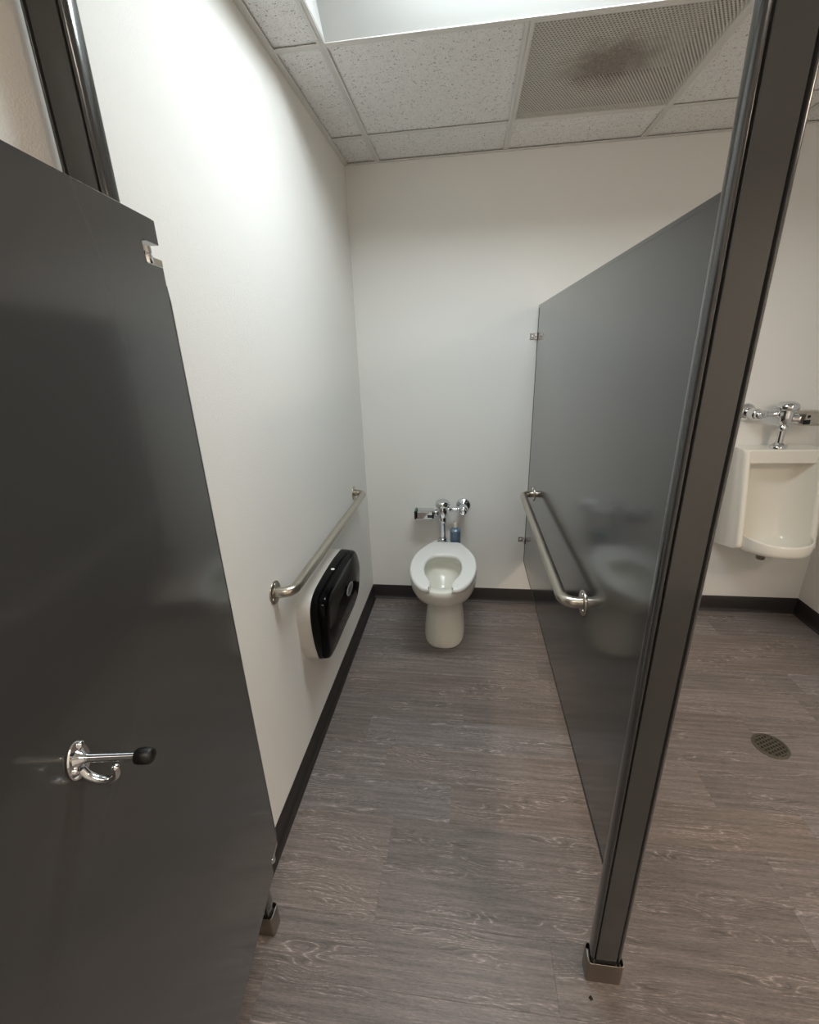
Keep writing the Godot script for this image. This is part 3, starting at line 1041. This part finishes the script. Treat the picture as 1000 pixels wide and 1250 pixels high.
# ---------------------------------------------------------------- grab bars
func grab_bar(label: String, wall_x: float, sgn: float, y: float, za: float, zb: float) -> void:
	var t := thing("grab_bar", label, "grab bar", Vector3(wall_x, y, (za + zb) * 0.5), "stainless grab bars of the stall")
	var h := (zb - za) * 0.5
	var st := mb()
	var out := sgn * 0.059
	tube(st, bent([Vector3(sgn * 0.002, 0, -h), Vector3(out, 0, -h), Vector3(out, 0, h), Vector3(sgn * 0.002, 0, h)], 0.042, 10), 0.0178, 24)
	build(st, "rail", M.steel, t)
	for s in [-1, 1]:
		st = mb()
		lathe(st, Vector3(0, 0, s * h), Vector3(sgn, 0, 0), [[0.0395, 0.0], [0.0395, 0.003], [0.038, 0.0045], [0.0, 0.0045]], 32)
		var fl := build(st, "flange", M.steel, t, false)
		for k in 3:
			var a := TAU * k / 3.0 + PI * 0.5
			screw(fl, Vector3(sgn * 0.0045, sin(a) * 0.0285, s * h + cos(a) * 0.0285), Vector3(sgn, 0, 0), 0.005)

func build_bars() -> void:
	grab_bar("brushed stainless grab bar on the off-white left wall", 0.0, 1.0, 0.848, 0.312, 1.388)
	grab_bar("brushed stainless grab bar bolted on the dark grey partition", PX + 0.0014, -1.0, 0.826, 0.245, 1.347)

# ---------------------------------------------------------------- toilet paper dispenser
func build_dispenser() -> void:
	var t := thing("toilet_paper_dispenser", "black and white twin roll toilet paper dispenser below the wall grab bar", "dispenser", Vector3.ZERO)
	# outline on the wall plane as (z, y)
	var pts: Array = [Vector2(0.765, 0.437), Vector2(0.98, 0.432), Vector2(1.185, 0.434), Vector2(1.232, 0.495), Vector2(1.252, 0.600), Vector2(1.245, 0.690), Vector2(1.198, 0.732), Vector2(1.10, 0.744), Vector2(0.98, 0.747), Vector2(0.88, 0.743), Vector2(0.79, 0.729), Vector2(0.735, 0.680), Vector2(0.704, 0.585), Vector2(0.712, 0.490)]
	var sp: Array = spline(pts, 5, true)
	var c := Vector2(0.983, 0.59)
	var ring := func(x: float, inset: float, drop: float) -> PackedVector3Array:
		var r := PackedVector3Array()
		for q in sp:
			var d: Vector2 = q - c
			var k := Vector2(1.0 - inset / 0.265, 1.0 - inset / 0.155)
			var p: Vector2 = c + d * k
			# the lower part slopes back towards the wall
			var xx := x - drop * pow(clampf((0.62 - p.y) / 0.17, 0.0, 1.0), 1.3)
			r.append(Vector3(xx, p.y, p.x))
		return r
	var st := mb()
	loft(st, [ring.call(0.0, 0.0, 0.0), ring.call(0.050, 0.002, 0.0), ring.call(0.053, 0.004, 0.0)], true, true, false)
	build(st, "housing", M.housing, t)
	st = mb()
	loft(st, [ring.call(0.053, 0.001, 0.0), ring.call(0.056, 0.0, 0.0), ring.call(0.100, 0.004, 0.013), ring.call(0.108, 0.007, 0.016), ring.call(0.1125, 0.013, 0.017), ring.call(0.1145, 0.022, 0.017), ring.call(0.1165, 0.050, 0.016), ring.call(0.118, 0.11, 0.012)], true, true, false)
	var cover := build(st, "cover", M.black_gloss, t)
	# oval badge
	st = mb()
	st.set_smooth_group(-1)
	var bc := Vector3(0.1180, 0.606, 0.935)
	for k in 32:
		for e in [0, 1]:
			pass
		var a0 := TAU * k / 32.0
		var a1 := TAU * (k + 1) / 32.0
		for q in [Vector2.ZERO, Vector2(cos(a1), sin(a1)), Vector2(cos(a0), sin(a0))]:
			st.set_uv(Vector2(0.5 + 0.5 * q.y, 0.5 + 0.5 * q.x))
			st.add_vertex(bc + Vector3(0.0012, q.y * 0.024, q.x * 0.048))
		var p0 := bc + Vector3(0.0012, sin(a0) * 0.024, cos(a0) * 0.048)
		var p1 := bc + Vector3(0.0012, sin(a1) * 0.024, cos(a1) * 0.048)
		quad_out(st, p0, p1, p1 - Vector3(0.004, 0, 0), p0 - Vector3(0.004, 0, 0), bc)
	build(st, "badge", M.emblem, cover)
	# lock plug on the top of the cover
	st = mb()
	lathe(st, Vector3(0.078, 0.7425, 1.02), Vector3.UP, [[0.0085, 0.0], [0.0085, 0.0022], [0.007, 0.0032], [0.0, 0.0032]], 20)
	build(st, "lock_plug", M.seat, cover, false)

# ---------------------------------------------------------------- urinal
func build_urinal() -> void:
	var cx := 2.244
	var t := thing("urinal", "white wall hung urinal with side shields beside the stall partition", "urinal", Vector3(cx, 0, 0))
	var hw := 0.194
	var iw := 0.160
	var zs := func(y: float) -> float:
		var k := clampf((1.035 - y) / 0.50, 0.0, 1.0)
		return lerpf(0.135, 0.250, pow(k, 0.85))
	var st := mb()
	# side shields: rounded cross-section swept down the front edge
	for s in [-1, 1]:
		var rings: Array = []
		var ys: Array = [1.035, 1.030, 1.02, 0.98, 0.90, 0.82, 0.74, 0.66, 0.60, 0.565, 0.540, 0.526, 0.520]
		for y in ys:
			var zf: float = zs.call(y)
			if y < 0.545: zf -= pow((0.545 - y) / 0.025, 2.0) * 0.02
			var sh := 0.006 if y > 1.032 else 0.0
			var r := PackedVector3Array()
			var ym: float = y
			for q in [Vector2(iw, 0.0), Vector2(iw, zf - 0.014 - sh), Vector2(iw + 0.003, zf - 0.006 - sh), Vector2(iw + 0.009, zf - 0.001 - sh), Vector2(iw + 0.018, zf - sh), Vector2(hw - 0.007, zf - 0.003 - sh), Vector2(hw - 0.002, zf - 0.010 - sh), Vector2(hw, zf - 0.02 - sh), Vector2(hw, 0.0)]:
				# bottom edge falls towards the wall and rises outwards
				r.append(Vector3(s * q.x, ym - (0.055 * (1.0 - q.y / zf) if y < 0.53 else 0.0), q.y))
			rings.append(r)
		loft(st, rings, true, true, s < 0)
	# top box
	cbox(st, Vector3(-hw + 0.006, 0.962, 0.0), Vector3(hw - 0.006, 1.0355, 0.133), 0.006)
	# concave back and trough
	var prof: Array = spline([Vector3(0.0, 0.965, 0), Vector3(0.0, 0.86, 0), Vector3(0.0, 0.74, 0), Vector3(0.02, 0.63, 0), Vector3(0.12, 0.545, 0), Vector3(0.36, 0.500, 0), Vector3(0.66, 0.497, 0), Vector3(0.88, 0.520, 0), Vector3(0.98, 0.555, 0), Vector3(1.0, 0.580, 0)], 4)
	var lip := func(u: float) -> float: return 0.236 + 0.128 * pow(maxf(1.0 - u * u, 0.0), 0.55)
	var zb := 0.045
	var grid: Array = []
	var nu := 32
	for p in prof:
		var r := PackedVector3Array()
		for k in nu + 1:
			var u := -1.0 + 2.0 * k / nu
			var zl: float = lip.call(u) - 0.016
			var z: float = zb + p.x * (zl - zb)
			var y: float = p.y + (0.012 * u * u * (1.0 if p.x > 0.5 else 0.0))
			var side: float = zs.call(y) - 0.012
			z = lerpf(z, maxf(z, side), pow(absf(u), 6.0))
			y += 0.05 * pow(absf(u), 5.0) * sin(clampf(p.x, 0.0, 1.0) * PI)
			r.append(Vector3(u * (iw + 0.002), y, z))
		grid.append(r)
	loft(st, grid, false, false, true, false)
	# lip band: top edge and outside, then the underside back to the wall
	grid = []
	for e in [[-0.016, 0.580, 0.0], [-0.013, 0.5855, 0.0], [-0.007, 0.588, 0.0], [-0.002, 0.5855, 0.0], [0.0, 0.580, 0.0], [0.0, 0.540, 0.0], [-0.004, 0.527, 0.0], [-0.014, 0.520, 0.0], [-0.03, 0.516, 0.0], [0.0, 0.500, 0.55], [0.0, 0.47, 0.85], [0.0, 0.455, 1.0]]:
		var r := PackedVector3Array()
		for k in nu + 1:
			var u := -1.0 + 2.0 * k / nu
			var zl: float = lip.call(u) + e[0]
			if e[2] > 0.0: zl = lerpf(lip.call(u) - 0.03, 0.0, e[2])
			r.append(Vector3(u * (iw + 0.004), e[1] + (0.012 * u * u if e[1] > 0.53 else 0.0), zl))
		grid.append(r)
	loft(st, grid, false, false, true, false)
	build(st, "basin", M.urinal, t)
	st = mb()
	lathe(st, Vector3(0.045, 0.495, 0.085), Vector3.DOWN, [[0.030, 0.0], [0.030, 0.055], [0.027, 0.060], [0.022, 0.062], [0.022, 0.095], [0.018, 0.10], [0.0, 0.10]], 24)
	build(st, "outlet", M.steel_dull, t, false)
	st = mb()
	lathe(st, Vector3(0.0, 0.498, 0.21), Vector3.UP, [[0.032, 0.0], [0.032, 0.004], [0.026, 0.006], [0.0, 0.007]], 24)
	build(st, "strainer", M.chrome, t, false)

func build_urinal_valve() -> void:
	var t := thing("urinal_flush_valve", "chrome sensor flush valve with side arm above the urinal", "flush valve", Vector3(2.236, 1.036, 0.082))
	var st := mb()
	lathe(st, Vector3.ZERO, Vector3.UP, [[0.0, 0.0], [0.037, 0.0], [0.037, 0.004], [0.034, 0.013], [0.025, 0.021], [0.018, 0.026], [0.015, 0.030]], 30)
	build(st, "spud_flange", M.chrome, t, false)
	st = mb()
	lathe(st, Vector3(0, 0.026, 0), Vector3.UP, [[0.0155, 0.0], [0.0155, 0.064], [0.020, 0.067], [0.021, 0.073], [0.021, 0.086], [0.017, 0.090], [0.017, 0.1]], 28)
	build(st, "tailpiece", M.chrome, t, false)
	st = mb()
	lathe(st, Vector3(0, 0.118, 0), Vector3.UP, [[0.0, 0.0], [0.018, 0.0], [0.023, 0.006], [0.030, 0.022], [0.032, 0.036], [0.032, 0.064], [0.029, 0.072], [0.029, 0.080]], 30)
	build(st, "body", M.chrome, t, false)
	st = mb()
	lathe(st, Vector3(0, 0.194, 0), Vector3.UP, [[0.0, 0.0], [0.040, 0.0], [0.0475, 0.006], [0.0490, 0.018], [0.046, 0.030], [0.037, 0.038], [0.028, 0.042], [0.024, 0.042], [0.021, 0.039], [0.0, 0.039]], 36)
	build(st, "cap", M.chrome, t, false)
	# side arm to the wall stop
	st = mb()
	lathe(st, Vector3(-0.026, 0.176, 0), Vector3.LEFT, [[0.0, 0.0], [0.020, 0.0], [0.020, 0.014], [0.015, 0.017], [0.0135, 0.020], [0.0135, 0.068], [0.019, 0.071], [0.0205, 0.077], [0.0205, 0.090], [0.015, 0.094], [0.015, 0.118], [0.0, 0.118]], 26)
	build(st, "supply_pipe", M.chrome, t, false)
	st = mb()
	lathe(st, Vector3(-0.146, 0.176, -0.0815), Vector3(0, 0, 1), [[0.047, 0.0], [0.047, 0.004], [0.042, 0.011], [0.032, 0.018], [0.024, 0.021], [0.022, 0.040], [0.027, 0.046], [0.029, 0.060], [0.029, 0.095], [0.025, 0.106], [0.0215, 0.108], [0.0215, 0.122], [0.017, 0.128], [0.010, 0.130], [0.009, 0.127], [0.0, 0.127]], 34)
	build(st, "stop_valve", M.chrome, t, false)
	# sensor housing to the right
	st = mb()
	lathe(st, Vector3(0.024, 0.150, 0.0), Vector3.RIGHT, [[0.018, 0.0], [0.022, 0.006], [0.022, 0.020], [0.026, 0.024], [0.026, 0.036], [0.0, 0.036]], 26)
	build(st, "collar", M.chrome, t, false)
	st = mb()
	cbox(st, Vector3(0.056, 0.118, -0.038), Vector3(0.166, 0.190, 0.038), 0.012)
	var bx := build(st, "sensor_housing", M.steel, t)
	st = mb()
	cbox(st, Vector3(0.062, 0.126, 0.0365), Vector3(0.094, 0.149, 0.0395), 0.001)
	build(st, "sensor_window", M.sensor, bx)
	st = mb()
	lathe(st, Vector3(0.083, 0.166, 0.0375), Vector3(0, 0, 1), [[0.0075, 0.0], [0.0075, 0.0012], [0.0, 0.0015]], 18)
	build(st, "indicator", M.sensor, bx, false)

# ---------------------------------------------------------------- floor drain
func build_drain() -> void:
	var t := thing("floor_drain", "round metal floor drain grate in the plank floor", "floor drain", Vector3(1.873, 0.0, 1.046))
	var R := 0.064
	var st := mb()
	lathe(st, Vector3.ZERO, Vector3.UP, [[R - 0.010, 0.0005], [R - 0.010, 0.0042], [R - 0.002, 0.0042], [R, 0.0030], [R, 0.0]], 44)
	build(st, "rim", M.grate, t, false)
	# grate of crossing bars over a flat disc with pit shade painted in
	var rr := R - 0.010
	var pitch := 0.0155
	for ax in 2:
		for k in range(-4, 5):
			var o := k * pitch
			if absf(o) > rr - 0.002: continue
			var h := sqrt(rr * rr - o * o)
			st = mb()
			if ax == 0: cbox(st, Vector3(o - 0.0029, 0.0012, -h), Vector3(o + 0.0029, 0.0038, h), 0.0006)
			else: cbox(st, Vector3(-h, 0.0012, o - 0.0029), Vector3(h, 0.0036, o + 0.0029), 0.0006)
			var b := build(st, "grate_bar", M.grate, t)
			b.rotation.y = 0.45
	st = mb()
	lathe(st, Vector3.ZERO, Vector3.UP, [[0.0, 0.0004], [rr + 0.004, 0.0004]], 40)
	build(st, "pit_shade_disc", M.pit_shade, t, false)  # no real pit: flat disc on the floor, its darkness is painted shade

func build_crumb() -> void:
	var st := mb()
	var rings: Array = []
	for e in [[0.0, 0.0045], [0.0014, 0.005], [0.003, 0.0032], [0.0036, 0.0008]]:
		var r := PackedVector3Array()
		for k in 10:
			var a := TAU * k / 10.0
			var j := 1.0 + 0.3 * sin(k * 2.7)
			r.append(Vector3(cos(a) * e[1] * j, e[0], sin(a) * e[1] * j))
		rings.append(r)
	loft(st, rings, true, true, true)
	var o := build(st, "dirt_crumb", M.dirt, self)
	o.position = Vector3(0.951, 0.0, 1.905)
	o.set_meta("label", "tiny dark dirt crumb on the floor in front of a post shoe")
	o.set_meta("category", "debris")
